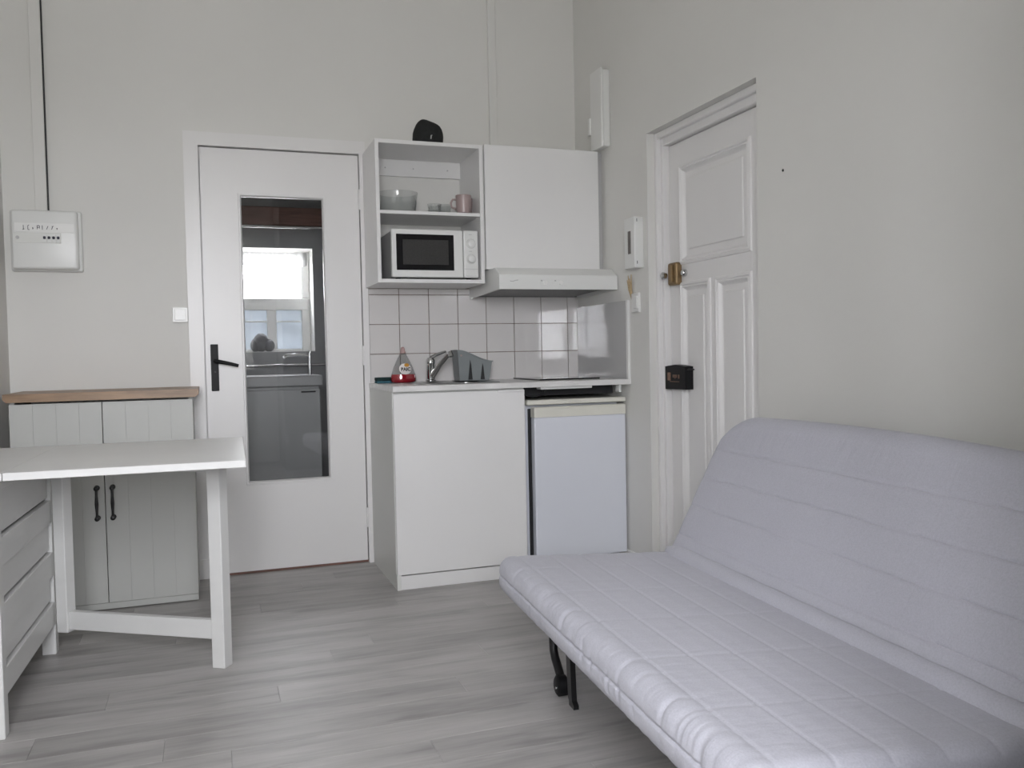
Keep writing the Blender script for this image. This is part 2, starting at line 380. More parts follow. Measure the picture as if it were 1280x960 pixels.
def blob(cx, cy, cz, rx, ry, rz):
    P = []
    for k in range(9):
        a = -PI/2+PI*k/8; P.append((max(.02, math.cos(a)), math.sin(a)))
    b.rings([[(cx+rx*p*math.cos(2*PI*j/14), cy+ry*p*math.sin(2*PI*j/14), cz+rz*q*(1+.08*math.sin(3*j))) for j in range(14)] for p, q in P])
blob(.335, 1.345, BW_Z0+.062, .050, .035, .056); blob(.385, 1.345, BW_Z0+.042, .036, .034, .038); blob(.300, 1.345, BW_Z0+.045, .030, .030, .041)
tag(b.build('towel', 'grey_cloth', None, (.34, 1.345, BW_Z0+.004), smooth=80), 'bundled grey towel on the bathroom window sill', 'towel')

# floor planks, each its own piece of the floor
PWD, PLN, GAP = 0.14, 1.21, 0.0005
plank_meshes = {}
def plank(x0, x1, y0, y1):
    key = (round(x1-x0, 3), round(y1-y0, 3))
    if key not in plank_meshes:
        b = MB(); lx, ly = key
        z0, z1, c = -.012, 0.0, .0006
        def rg(i, z): return [(i, i, z), (lx-i, i, z), (lx-i, ly-i, z), (i, ly-i, z)]
        b.rings([rg(GAP/2, z0), rg(GAP/2, z1-c), rg(GAP/2+c, z1)])
        bmesh.ops.recalc_face_normals(b.bm, faces=b.bm.faces)
        me = bpy.data.meshes.new('plank'); b.bm.to_mesh(me); b.bm.free(); me.materials.append(M['plank'])
        plank_meshes[key] = me
    o = bpy.data.objects.new('plank', plank_meshes[key]); COL.objects.link(o); o.parent = fl
    o.location = (x0, y0, 0)
row = 0; y = 0.0; offs = [0.35, 1.05, 0.0, 0.70, 0.20, 0.86, 0.52]
while y > WALL_F + 0.001:
    y0 = max(y-PWD, WALL_F)
    x = XL - offs[row % len(offs)] * 1.0
    while x < XR:
        a, b_ = max(x, XL), min(x+PLN, XR)
        if b_-a > 0.01: plank(a, b_, y0, y)
        x += PLN
    y = y0; row += 1
for yy in (-1.64, -1.50, -1.36, -1.22, -1.08, -.94):
    plank(XR, 2.10, yy, min(yy+.14, -.81))

# baseboards
struct(MB().box(XR-.012, XR, -.81, -.55, 0, .07, .003).build('baseboard_right', 'trim_paint'))
struct(MB().box(XL, -.07, -.012, 0, 0, .07, .003).build('baseboard_back', 'trim_paint'))

# cable trunkings running up to the ceiling
t1 = struct(MB().box(-.690, -.642, -.022, 0, 1.70, ZC, .002).build('trim_1', 'wall_paint'), 'white cable trunking rising from the breaker panel')
MB().box(-.6415, -.6365, -.016, 0, 1.722, ZC).build('shade_line', 'dark_slot', t1)  # dark strip painting in the shadow line at the trunking's right edge
struct(MB().box(1.447, 1.490, -.016, 0, 2.05, ZC, .002).build('trim_2', 'wall_paint'), 'painted vertical trunking above the kitchen cabinets')

# ------------------------------------------------------------------ window behind the camera
win = struct_empty('window_1', ((WIN_X0+WIN_X1)/2, WIN_Y, WIN_Z0))
f = MB(); t = .04
f.box(WIN_X0, WIN_X0+t, WIN_Y-.03, WIN_Y+.03, WIN_Z0, WIN_Z1, .004).box(WIN_X1-t, WIN_X1, WIN_Y-.03, WIN_Y+.03, WIN_Z0, WIN_Z1, .004)
f.box(WIN_X0+t, WIN_X1-t, WIN_Y-.03, WIN_Y+.03, WIN_Z0, WIN_Z0+t, .004).box(WIN_X0+t, WIN_X1-t, WIN_Y-.03, WIN_Y+.03, WIN_Z1-t, WIN_Z1, .004)
f.build('window_frame', 'trim_paint', win)
def sash(x0, x1, z0, z1, bar=None):
    g = MB(); s_ = .04
    g.box(x0, x0+s_, WIN_Y-.02, WIN_Y+.035, z0, z1, .004).box(x1-s_, x1, WIN_Y-.02, WIN_Y+.035, z0, z1, .004)
    g.box(x0+s_, x1-s_, WIN_Y-.02, WIN_Y+.035, z0, z0+s_, .004).box(x0+s_, x1-s_, WIN_Y-.02, WIN_Y+.035, z1-s_, z1, .004)
    if bar: g.box(x0+s_, x1-s_, WIN_Y-.012, WIN_Y+.02, bar-.011, bar+.011, .003)
    so = g.build('sash', 'trim_paint', win)
    MB().box(x0+s_-.004, x1-s_+.004, WIN_Y-.002, WIN_Y+.002, z0+s_-.004, z1-s_+.004).build('pane', 'window_glass', so)
xm_ = (WIN_X0+WIN_X1)/2
for x0, x1 in ((WIN_X0+t, xm_), (xm_, WIN_X1-t)): sash(x0+.002, x1-.002, WIN_Z0+t, WIN_Z1-t, 1.62)
MB().box(WIN_X0, WIN_X1, WIN_Y+.03, WALL_F+.03, WIN_Z0, WIN_Z0+.025, .005).build('window_sill', 'trim_paint', win)

# ------------------------------------------------------------------ bathroom door (glazed)
d1 = struct_empty('door_1', (DW/2, 0, 0), 'white flush door with tall narrow glass pane and black lever')
LY0, LY1 = -.004, .036          # leaf front and back
GX0, GX1, GZ0, GZ1 = .183, .572, .444, 1.828
lf = MB()
lf.box(.004, GX0, LY0, LY1, .012, DH-.003).box(GX1, DW-.0015, LY0, LY1, .012, DH-.003)
lf.box(GX0, GX1, LY0, LY1, .012, GZ0).box(GX0, GX1, LY0, LY1, GZ1, DH-.003)
leaf = lf.build('door_leaf', 'door_paint', d1)
MB().box(GX0-.004, GX1+.004, .014, .018, GZ0-.004, GZ1+.004).build('glass_pane', 'door_glass', leaf)
def rect_ring(x0, x1, z0, z1, i): return [(x0+i, z0+i), (x1-i, z0+i), (x1-i, z1-i), (x0+i, z1-i)]
def frame_profile(name, material, parent, x0, x1, z0, z1, prof, place):
    """prof: list of (inset, height); place(a, b, h) -> world point."""
    b = MB(); rs = [[place(p[0], p[1], h) for p in rect_ring(x0, x1, z0, z1, i)] for i, h in prof]
    b.rings(rs, cap=False)
    return b.build(name, material, parent)
frame_profile('glazing_bead', 'door_paint', leaf, GX0-.012, GX1+.012, GZ0-.012, GZ1+.012,
              [(0, -.004), (.002, -.010), (.010, -.010), (.016, .004), (.016, .014)], lambda a, b, h: (a, h, b))
c = MB()                                                    # casing
o0, o1, oz = -.067, .784, 2.117
c.box(o0, -.002, -.022, 0, 0, oz).box(DW+.002, o1, -.022, 0, 0, oz).box(-.002, DW+.002, -.022, 0, DH+.002, oz)
c.box(-.030, -.002, -.025, -.02, 0, DH+.028).box(DW+.002, DW+.018, -.025, -.02, 0, DH+.028).box(-.002, DW+.002, -.025, -.02, DH+.002, DH+.028)
c.box(-.032, -.004, 0, .12, 0, DH+.03).box(DW+.004, DW+.032, 0, .12, 0, DH+.03).box(-.004, DW+.004, 0, .12, DH+.004, DH+.03)
c.box(-.004, .014, LY1+.001, .060, 0, DH+.004).box(DW-.014, DW+.004, LY1+.001, .060, 0, DH+.004).box(.014, DW-.014, LY1+.001, .060, DH-.016, DH+.004)   # stops behind the leaf
c.build('door_frame', 'door_paint', d1)
MB().box(-.004, DW+.004, .002, .10, 0, .010).build('threshold', 'reddish_wood', d1)
MB().box(-.067, -.004, -.034, -.02, 0, .095, .003).build('plinth_block', 'door_paint', d1)
h = MB().box(.026, .061, -.012, -.004, .894, 1.117, .002).build('handle_plate', 'black_paint', d1)
MB().tube([(.046, -.01, 1.037), (.046, -.046, 1.037), (.062, -.054, 1.034), (.10, -.056, 1.026), (.150, -.056, 1.013)], [.010, .010, .010, .009, .0075], 12).build('lever', 'black_paint', h, smooth=50)
MB().lathe([(.005, 0), (.005, -.003), (.003, -.004)], (.044, -.012, .985), 10, 'y').build('keyhole', 'black_metal', h)
for z in (1.83, 1.05, .23):
    MB().lathe([(.006, 0), (.007, .004), (.007, .096), (.006, .10)], (DW+.001, -.012, z-.05), 10).build('hinge', 'door_paint', d1, smooth=40)

# bathroom seen through the glass
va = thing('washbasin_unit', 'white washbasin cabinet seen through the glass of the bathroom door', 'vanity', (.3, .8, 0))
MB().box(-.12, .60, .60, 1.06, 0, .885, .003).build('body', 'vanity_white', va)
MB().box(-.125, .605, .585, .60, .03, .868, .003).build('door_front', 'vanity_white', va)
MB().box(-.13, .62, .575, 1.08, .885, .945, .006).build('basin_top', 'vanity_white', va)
MB().box(.50, .58, .578, .586, .850, .858, .001).build('handle', 'dark_slot', va)
tp = thing('basin_tap', 'thin chrome basin tap behind the door glass', 'tap', (.575, .80, .945))
MB().tube([(.575, .80, .945), (.575, .80, 1.06)], .012, 12).build('riser', 'chrome', tp, smooth=50)
MB().tube([(.575, .80, 1.055), (.50, .79, 1.062), (.44, .78, 1.058), (.425, .78, 1.045)], .010, 10).build('spout', 'chrome', tp, smooth=50)
MB().tube([(.575, .80, 1.06), (.58, .80, 1.085)], .006, 8).build('lever', 'chrome', tp, smooth=50)
rl = thing('towel_rail', 'slim chrome rail on the bathroom wall behind the glass door', 'rail', (.5, 1.27, 1.0))
MB().tube([(-.1, 1.262, 1.0), (1.0, 1.262, 1.0)], .008, 10).build('bar', 'chrome', rl, smooth=50)
for x in (-.08, .98): MB().tube([(x, 1.262, 1.0), (x, 1.30, 1.0)], .007, 8).build('bracket', 'chrome', rl, smooth=50)
bm_ = thing('wooden_beam', 'reddish brown wooden beam high in the bathroom behind the glass', 'beam', (.5, 1.26, 1.86))
MB().box(-.20, 1.25, 1.20, 1.30, 1.872, 1.985, .004).build('beam', 'reddish_wood', bm_)
MB().tube([(-.20, 1.205, 1.862), (1.25, 1.205, 1.862)], .010, 10).build('rail', 'chrome', bm_, smooth=50)

# ------------------------------------------------------------------ entrance door in the right wall
d2 = struct_empty('door_2', (REC_X, (REC_Y0+REC_Y1)/2, 0), 'white panelled entrance door recessed in the right wall')
FX = 2.0                                               # front of the timber frame
c = MB()
c.box(FX, 2.10, REC_Y1-.040, REC_Y1, 0, REC_Z, .003).box(FX, 2.10, REC_Y0, REC_Y0+.040, 0, REC_Z, .003).box(FX, 2.10, REC_Y0+.04, REC_Y1-.04, REC_Z-.062, REC_Z, .003)
c.box(FX-.022, 2.03, REC_Y1-.022, REC_Y1, 0, REC_Z, .004).box(FX-.022, 2.03, REC_Y0+.022, REC_Y1-.022, REC_Z-.03, REC_Z, .004)
c.build('door_frame', 'door_paint', d2)
A0, A1, AZ = REC_Y0+.044, REC_Y1-.044, REC_Z-.066      # leaf bounds
lf = MB().box(2.040, 2.072, A0, A1, .01, AZ)
panels = [(-1.480, -.945, 1.430, 1.868), (-1.185, -.945, .10, 1.345), (-1.480, -1.228, .10, 1.345)]
lx0, lx1 = 2.030, 2.041
lf.box(lx0, lx1, -.945, A1, .01, AZ, .001).box(lx0, lx1, A0, -1.480, .01, AZ, .001)
lf.box(lx0, lx1, -1.480, -.945, 1.868, AZ).box(lx0, lx1, -1.480, -.945, 1.345, 1.430).box(lx0, lx1, -1.480, -.945, .01, .10).box(lx0, lx1, -1.228, -1.185, .10, 1.345)
leaf2 = lf.build('door_leaf', 'door_paint', d2)
for y0, y1, z0, z1 in panels:
    frame_profile('panel_moulding', 'door_paint', leaf2, y0, y1, z0, z1,
        [(-.004, 0), (-.002, -.007), (.008, -.010), (.014, -.004), (.020, -.006), (.030, .006), (.036, .010)], lambda a, b, h: (2.030+h, a, b))
    MB().box(2.032, 2.041, y0+.06, y1-.06, z0+.06, z1-.06, .004).build('panel', 'door_paint', leaf2)
# brass rim lock
lk = lab(MB().box(1.997, 2.032, -.955, -.880, 1.338, 1.440, .010, 2).build('door_lock', 'brass', d2), 'brass rim lock')
MB().lathe([(.014, 0), (.017, -.008), (.017, -.018), (.010, -.024)], (1.997, -.868, 1.385), 14, 'x').build('lock_knob', 'chrome', lk, smooth=40)
MB().box(1.985, 1.998, -.935, -.921, 1.352, 1.428, .003).build('latch_lever', 'brass', lk)
kp = MB().lathe([(.016, 0), (.016, -.014), (.011, -.020)], (2.030, -.985, 1.388), 14, 'x').build('lock_cylinder', 'chrome', lk, smooth=40)
# black lock box
bx = MB()
bx.rings([[(x, y, z) for y, z in ((-1.035, .870), (-.862, .868), (-.862, .972), (-.95, .980), (-1.035, .972))] for x in (2.032, 1.990)])
kb = lab(bx.build('lock_box', 'black_paint', d2), 'black lock box with coppery print')
MB().box(1.9885, 1.991, -.912, -.884, .908, .944, .001).build('printed_emblem', 'copper_print', kb)
for i, yy in enumerate((-.935, -.950, -.963, -.982)):
    MB().box(1.9885, 1.991, yy-.005, yy+.004, .922-.004*(i % 2), .935, .0005).build('printed_letter', 'copper_print', kb)
MB().box(1.9885, 1.991, -.985, -.905, .902, .905).build('printed_line', 'copper_print', kb)
MB().box(2.0, 2.03, -1.050, -1.035, .955, .962, .001).build('bolt', 'black_metal', kb)
MB().box(2.0, 2.03, -.862, -.850, .885, .900, .001).build('bolt', 'black_metal', kb)

# nail hole in the right wall
tag(MB().lathe([(.004, 0), (.005, -.002), (.003, -.004)], (XR, -1.797, 1.669), 10, 'x').build('wall_screw', 'black_metal', None, (XR, -1.797, 1.669)),
    'tiny dark screw head alone on the bare right wall', 'screw')

# ------------------------------------------------------------------ things on the walls
bp = thing('breaker_panel', 'white plastic breaker box on the back wall below the left trunking', 'electrical box', (-.645, 0, 1.455))
MB().box(-.790, -.505, -.035, 0, 1.452, 1.722, .008, 2).build('base', 'plastic_white', bp)
MB().box(-.778, -.516, -.085, -.03, 1.458, 1.716, .012, 3).build('cover', 'plastic_white', bp, smooth=40)
MB().box(-.765, -.528, -.087, -.084, 1.618, 1.658, .001).build('label_strip', 'switch_white', bp)
MB().box(-.764, -.582, -.0865, -.084, 1.570, 1.616, .001).build('breaker_window', 'cabinet_white', bp)
for i in range(4):
    x = -.655+i*.018
    br = MB().box(x, x+.0165, -.090, -.084, 1.572, 1.612, .001).build('breaker', 'plastic_white', bp)
    MB().box(x+.003, x+.0135, -.096, -.089, 1.588, 1.600, .002).build('toggle', 'ink', br)
MB().lathe([(.007, 0), (.007, -.004)], (-.752, -.0865, 1.594), 12, 'y').build('test_button', 'mark_grey', bp)
strokes = [((0, 0), (0, 16)), ((-3, 0), (3, 2)), ((14, 0), (19, 0)), ((14, 0), (14, 14)), ((14, 14), (18, 16)), ((28, 2), (30, 8)), ((28, 8), (31, 3)),
           ((43, 2), (43, 15)), ((43, 15), (50, 15)), ((50, 15), (50, 5)), ((43, 8), (48, 8)), ((59, 1), (59, 16)), ((72, 2), (77, 14)), ((88, 2), (92, 14)), ((89, 12), (95, 14)), ((105, 2), (105, 8)), ((103, 6), (107, 6))]
b = MB()
for (x0, y0), (x1, y1) in strokes:
    k = .00125
    b.tube([(-.728+x0*k, -.0872, 1.628+y0*k), (-.728+x1*k, -.0872, 1.628+y1*k)], .0013, 5)
b.build('handwriting', 'ink', bp)

sw = thing('light_switch', 'square white light switch beside the glazed door frame', 'switch', (-.102, 0, 1.258))
MB().box(-.138, -.068, -.009, 0, 1.222, 1.294, .003).build('plate', 'switch_white', sw)
MB().box(-.128, -.078, -.013, -.008, 1.232, 1.284, .002).build('rocker', 'switch_white', sw)

ic = thing('intercom', 'white wall intercom handset with a dark vertical slot beside the entrance door', 'intercom', (XR, -.70, 1.55))
MB().box(1.893, XR, -.765, -.662, 1.432, 1.668, .004, 2).build('body', 'plastic_white', ic)
MB().box(1.8905, 1.8935, -.728, -.702, 1.500, 1.606, .001).build('slot', 'slot_grey', ic)
for z in (1.645, 1.45): MB().box(1.905, 1.908, -.766, -.763, z, z+.014).build('screw_slot', 'ink', ic)
sw = thing('light_switch', 'narrow white switch on the right wall below the intercom', 'switch', (XR, -.69, 1.27))
MB().box(1.928, XR, -.732, -.655, 1.226, 1.320, .004).build('plate', 'switch_white', sw)
MB().box(1.922, 1.929, -.722, -.690, 1.245, 1.305, .003).build('rocker', 'switch_white', sw)
ds = thing('dried_sprig', 'tan dried sprig tucked behind the switch below the intercom', 'sprig', (1.93, -.65, 1.30))
for i, (dy, dz) in enumerate(((.020, .115), (.008, .10), (-.012, .118), (-.004, .085), (.030, .095))):
    MB().tube([(1.935, -.652, 1.292), (1.928, -.652+dy*.5, 1.292+dz*.5), (1.926, -.652+dy, 1.292+dz)], [.0035, .0045, .002], 6).build('stalk', 'dried_straw', ds, smooth=60)

wbx = thing('wall_box', 'tall narrow white box high on the right wall above the range hood', 'wall box', (XR, -.38, 2.07))
MB().box(1.903, XR, -.435, -.315, 2.070, 2.450, .004).build('housing', 'plastic_white', wbx)
MB().box(1.890, 1.901, -.440, -.312, 2.064, 2.456, .003).build('front_cover', 'switch_white', wbx)
MB().box(1.884, XR, -.316, -.290, 2.150, 2.235, .003).build('side_knob', 'switch_white', wbx)

# ------------------------------------------------------------------ kitchenette
# tiles
gr = MB().box(.787, XR-.008, -.004, 0, .905, 1.39).build('grout', 'grout', wall_back)
zr = [(.9085, 1.0535), (1.0565, 1.2035), (1.2065, 1.3540)]
for i in range(8):
    x0 = .7875+.1555*i; x1 = min(x0+.1520, XR-.010)
    for j, (z0, z1) in enumerate(zr + ([(1.357, 1.386)] if i < 4 else [])):
        b = MB().box(-(x1-x0)/2, (x1-x0)/2, -.004, .004, -(z1-z0)/2, (z1-z0)/2, .0012)
        o = b.build('tile', 'tile_white', None); o.parent = wall_back
        o.location = ((x0+x1)/2, -.0055, (z0+z1)/2)
        o.rotation_euler = (random.uniform(-.0025, .0025), 0, random.uniform(-.003, .003))

# base cabinet
CX0, CX1, CY = .777, 1.398, -.600
bc = thing('base_cabinet', 'white kitchen base cabinet with one plain door left of the fridge', 'cabinet', (1.09, -.3, 0))
b = MB()
b.prism([(CY, 0), (-.03, 0), (-.03, .075), (-.004, .075), (-.004, .884), (CY+.018, .884), (CY+.018, .07), (CY, .07)], 'x', CX0, CX0+.018)
b.box(CX1-.018, CX1, CY+.018, -.004, 0, .884)
b.box(CX0+.018, CX1-.018, CY+.020, -.004, .072, .09).box(CX0+.018, CX1-.018, -.02, -.004, .09, .884).box(CX0+.018, CX1-.018, CY+.02, CY+.10, .866, .884)
b.build('carcass', 'cabinet_white', bc)
MB().box(CX0+.002, CX1, CY+.004, CY+.018, 0, .062, .001).build('plinth', 'melamine_white', bc)
dr = MB().box(CX0+.002, CX1-.002, CY-.002, CY+.016, .068, .876, .0015).build('door', 'melamine_white', bc)
MB().box(1.262, 1.392, CY-.010, CY-.001, .868, .8775, .001).build('edge_pull', 'melamine_white', dr)

ct = thing('worktop', 'pale marbled laminate worktop over the cabinet and the fridge', 'worktop', (1.36, -.3, .885))
SX0, SX1, SY0, SY1 = .925, 1.300, -.520, -.090       # sink cut-out
b = MB()
b.box(.775, SX0, -.618, -.002, .885, .910).box(SX1, XR-.001, -.618, -.002, .885, .910).box(SX0, SX1, -.618, SY0, .885, .910).box(SX0, SX1, SY1, -.002, .885, .910)
b.build('top', 'worktop_laminate', ct)
MB().box(.774, XR-.001, -.6205, -.618, .885, .910, .0008).build('front_edge', 'worktop_laminate', ct)
MB().box(1.42, 1.90, -.50, -.03, .840, .8845).build('hob_casing_and_shade', 'gasket_black', ct)  # hob body, widened and blackened to put shade in the gap above the fridge
MB().box(1.478, 1.742, -.600, -.545, .873, .885, .002).build('hob_tray', 'plastic_white', ct)
MB().box(1.884, 1.897, -.60, -.56, .848, .885, .002).build('bracket', 'plastic_white', ct)

sk = thing('sink', 'stainless steel inset sink in the worktop left of the hob', 'sink', (1.08, -.3, .91))
b = MB()
def rrect(x0, x1, y0, y1, r, z, n=5):
    pts = []
    for cx, cy, a0 in ((x1-r, y1-r, 0), (x0+r, y1-r, PI/2), (x0+r, y0+r, PI), (x1-r, y0+r, 1.5*PI)):
        for k in range(n+1):
            a = a0+k*PI/2/n; pts.append((cx+r*math.cos(a), cy+r*math.sin(a), z))
    return pts
b.rings([rrect(.912, 1.315, -.535, -.075, .05, .910), rrect(.913, 1.314, -.534, -.076, .05, .9135), rrect(.922, 1.303, -.523, -.087, .045, .9135),
         rrect(.935, 1.28, -.50, -.19, .06, .905), rrect(.950, 1.265, -.485, -.205, .06, .780), rrect(.98, 1.225, -.445, -.245, .06, .770)], cap=False)
b.bm.faces.new(list(reversed(b.bm.verts[-24:])))
b.build('bowl', 'steel', sk, smooth=40)
MB().lathe([(.03, 0), (.03, .003), (.018, .001)], (1.08, -.345, .7705), 16).build('drain', 'chrome', sk, smooth=40)

fc = thing('faucet', 'chrome mixer tap standing behind the sink', 'tap', (1.068, -.135, .9135))
fx, fy = 1.068, -.135
MB().lathe([(.026, 0), (.026, .006), (.021, .010), (.021, .085), (.023, .09), (.023, .105), (.016, .118), (.004, .121)], (fx, fy, .9135), 20).build('body', 'chrome', fc, smooth=40)
MB().tube([(fx+.004, fy-.015, .940), (fx+.036, fy-.05, 1.000), (fx+.068, fy-.095, 1.050), (fx+.074, fy-.110, 1.053), (fx+.076, fy-.116, 1.036)], [.015, .0135, .013, .014, .014], 14).build('spout', 'chrome', fc, smooth=50)
MB().tube([(fx, fy, 1.03), (fx+.03, fy+.01, 1.045), (fx+.085, fy+.02, 1.062)], [.010, .009, .006], 10).build('lever', 'chrome', fc, smooth=50)

# dish soap
sx_, sy_ = .920, -.17
so = thing('dish_soap_bottle', 'conical dish soap bottle with red liquid and printed label', 'bottle', (sx_, sy_, .910))
R_ = 0.0
prof = [(.050, 0), (.062, .006), (.064, .022), (.060, .042), (.049, .075), (.034, .108), (.020, .135), (.013, .146)]
MB().lathe(prof, (sx_, sy_, .9105), 28, sx=1.0, sy=.62).build('bottle_shell', 'bottle_plastic', so, smooth=60)
MB().lathe([(.047, .002), (.0605, .008), (.0625, .022), (.0585, .043)], (sx_, sy_, .9105), 28, sx=1.0, sy=.61).build('liquid', 'red_liquid', so, smooth=60)
MB().lathe([(.015, 0), (.015, .008), (.011, .011), (.0105, .022), (.007, .030), (.003, .032)], (sx_, sy_, 1.0565), 18).build('cap', 'cap_pink', so, smooth=45)
def on_bottle(x, z):                       # front surface of the elliptical cone
    zz = z-.9105
    for (r0, h0), (r1, h1) in zip(prof, prof[1:]):
        if h0 <= zz <= h1: r = r0+(r1-r0)*(zz-h0)/(h1-h0); break
    else: r = .03
    k = max(0, 1-((x-sx_)/r)**2)
    return sy_-.62*r*math.sqrt(k)-.0012
def label_patch(name, cx, cz, a, b_, material, lift, parent):
    b = MB(); N = 20; c0 = b.bm.verts.new((cx, on_bottle(cx, cz)-lift, cz)); prev = []
    for fr in (.5, 1):
        ring = []
        for k in range(N):
            x = cx+a*fr*math.cos(2*PI*k/N); z = cz+b_*fr*math.sin(2*PI*k/N); ring.append(b.bm.verts.new((x, on_bottle(x, z)-lift, z)))
        for k in range(N):
            if prev: b.bm.faces.new((prev[k], prev[(k+1) % N], ring[(k+1) % N], ring[k]))
            else: b.bm.faces.new((c0, ring[k], ring[(k+1) % N]))
        prev = ring
    return b.build(name, material, parent, smooth=60)
lb = label_patch('label', sx_+.004, .9800, .031, .027, 'label_white', 0, so)
label_patch('fruit_print', sx_+.012, .9985, .013, .009, 'label_yellow', .0006, so)
yl = on_bottle(sx_+.005, .977)
tx = text_part('PAIC', 'lettering', 'label_black', so, (sx_+.005, yl-.003, .9775), .0240, Matrix.Rotation(PI/2-.28, 3, 'X'), .0008, .95)

sp = thing('sponge', 'teal sponge with dark scouring side at the left end of the worktop', 'sponge', (.845, -.10, .91))
MB().box(.795, .900, -.135, -.068, .9101, .922, .004, 2).build('foam', 'sponge_teal', sp)
MB().box(.795, .900, -.135, -.068, .922, .939, .003).build('scouring_pad', 'scourer_green', sp)

# cutlery drainer
cd_ = thing('cutlery_drainer', 'grey plastic cutlery drainer with sloping rim behind the sink', 'drainer', (1.27, -.155, .9135))
b = MB(); ya, yb = -.215, -.10
def ring_d(t, ins):
    # outline of the drainer in x-y at height fraction t; right end is lower
    pts = []
    x0, x1 = 1.188+ .010*(1-t), 1.368-.016*(1-t)
    hl, hr = .155, .098
    out = []
    for k in range(13):
        u = k/12; x = x0+ins+(x1-x0-2*ins)*u
        s = u*u*(3-2*u); out.append((x, ya+ins+.006*(1-t), .9135+t*(hl+(hr-hl)*s)))
    for k in range(13):
        u = 1-k/12; x = x0+ins+(x1-x0-2*ins)*u
        s = u*u*(3-2*u); out.append((x, yb-ins-.006*(1-t), .9135+t*(hl+(hr-hl)*s)))
    return out
b.rings([ring_d(0, .0), ring_d(.5, 0), ring_d(.94, 0), ring_d(.945, -.004), ring_d(1, -.004), ring_d(1, .003), ring_d(.06, .003)])
b.build('basket', 'grey_plastic', cd_)
for x, hh in ((1.252, .100), (1.316, .082)):
    MB().prism([(x-.010, .918), (x+.011, .918), (x+.005, .918+hh*.75), (x, .918+hh)], 'y', ya-.0005, ya+.009).build('drain_slot', 'dark_slot', cd_)
MB().lathe([(.005, 0), (.005, -.002)], (1.206, ya, 1.040), 10, 'y').build('rivet', 'mug_pink', cd_)

# hob
hb_ = thing('hob', 'thin black glass hob set on the right half of the worktop', 'hob', (1.70, -.28, .91))
MB().box(1.535, 1.860, -.440, -.055, .9101, .9175, .002).build('glass_plate', 'hob_glass', hb_)
for y in (-.335, -.155):
    MB().lathe([(.075, 0), (.075, .0004), (.072, .0004), (.072, 0)], (1.70, y, .9175), 32, cap=False).build('cooking_ring', 'mark_grey', hb_)

# splash panel
spn = thing('splash_panel', 'glossy grey splash panel on the right wall beside the hob', 'panel', (1.932, -.3, .91))
MB().box(1.930, XR-.001, -.600, -.012, .910, 1.290, .001).build('sheet', 'panel_gloss', spn)
MB().box(1.926, XR-.001, -.618, -.600, .910, 1.292, .001).build('edge_strip', 'plastic_white', spn)

# fridge
fg = thing('fridge', 'small white under-counter fridge with cream top band beside the cabinet', 'fridge', (1.68, -.3, 0))
MB().box(1.425, 1.915, -.515, -.05, .03, .797, .004).build('body', 'fridge_white', fg)
MB().box(1.418, 1.932, -.575, -.045, .800, .823, .004).build('lid', 'fridge_cream', fg)
MB().box(1.440, 1.912, -.528, -.515, .07, .780, .002).build('gasket', 'gasket_black', fg)
dr = MB().box(1.452, 1.930, -.575, -.528, .06, .740, .006, 2).build('door', 'fridge_white', fg)
b = MB()
poly = [(1.452, .740), (1.930, .740), (1.930, .786)]
for k in range(12): poly.append((1.88-.13*k/11, .786-.006*math.sin(PI*k/11)))
for k in range(12): poly.append((1.66-.13*k/11, .786-.006*math.sin(PI*k/11)))
poly += [(1.452, .786)]
b.prism(poly, 'y', -.576, -.560).box(1.452, 1.930, -.560, -.528, .740, .788); b.build('grip_band', 'fridge_cream', dr)
for x in (1.45, 1.89):
    for y in (-.48, -.09): MB().lathe([(.014, 0), (.014, .03)], (x, y, 0), 10).build('foot', 'gasket_black', fg)

cb = MB().tube([(1.405, -.53, .876), (1.412, -.535, .856), (1.435, -.54, .843), (1.47, -.54, .838), (1.50, -.54, .845), (1.518, -.535, .860), (1.525, -.53, .878)], .005, 8).build('power_cord', 'gasket_black', None, (1.47, -.53, .838), smooth=60)
tag(cb, 'black cord looping under the worktop above the fridge', 'cord')

# open shelf unit
UX0, UX1, UY, UZ0, UZ1 = .772, 1.296, -.350, 1.388, 2.055
su = thing('open_shelf_unit', 'white open wall shelf unit holding the microwave', 'shelf unit', (1.03, -.17, UZ0))
tk = .018
MB().box(UX0, UX0+tk, UY, 0-.002, UZ0, UZ1, .001).build('side_panel', 'melamine_white', su)
MB().box(UX1-tk, UX1, UY, 0-.002, UZ0, UZ1, .001).build('side_panel', 'melamine_white', su)
MB().box(UX0+tk, UX1-tk, UY, -.002, UZ1-tk, UZ1, .001).build('top_panel', 'melamine_white', su)
MB().box(UX0+tk, UX1-tk, UY, -.002, UZ0, UZ0+tk, .001).build('bottom_panel', 'melamine_white', su)
MB().box(UX0+tk, UX1-tk, UY+.004, -.002, 1.711, 1.727, .001).build('shelf', 'melamine_white', su)
MB().box(UX0+tk, UX1-tk, -.02, -.002, 1.955, UZ1-tk, .001).build('mounting_rail', 'melamine_white', su)
for x in (.885, 1.03, 1.21):
    MB().lathe([(.004, 0), (.004, -.0015)], (x, -.02, 1.995), 8, 'y').build('rail_screw', 'mark_grey', su)

# closed wall cabinet
wc = thing('wall_cabinet', 'white closed wall cabinet above the range hood', 'cabinet', (1.61, -.17, 1.458))
MB().box(1.302, 1.900, -.330, -.002, 1.458, 2.050, .001).build('carcass', 'cabinet_white', wc)
MB().box(1.304, 1.910, -.352, -.333, 1.458, 2.060, .0015).build('door', 'melamine_white', wc)
MB().box(1.912, XR-.001, -.325, -.31, 1.458, 2.06).build('filler_strip', 'mark_grey', wc)

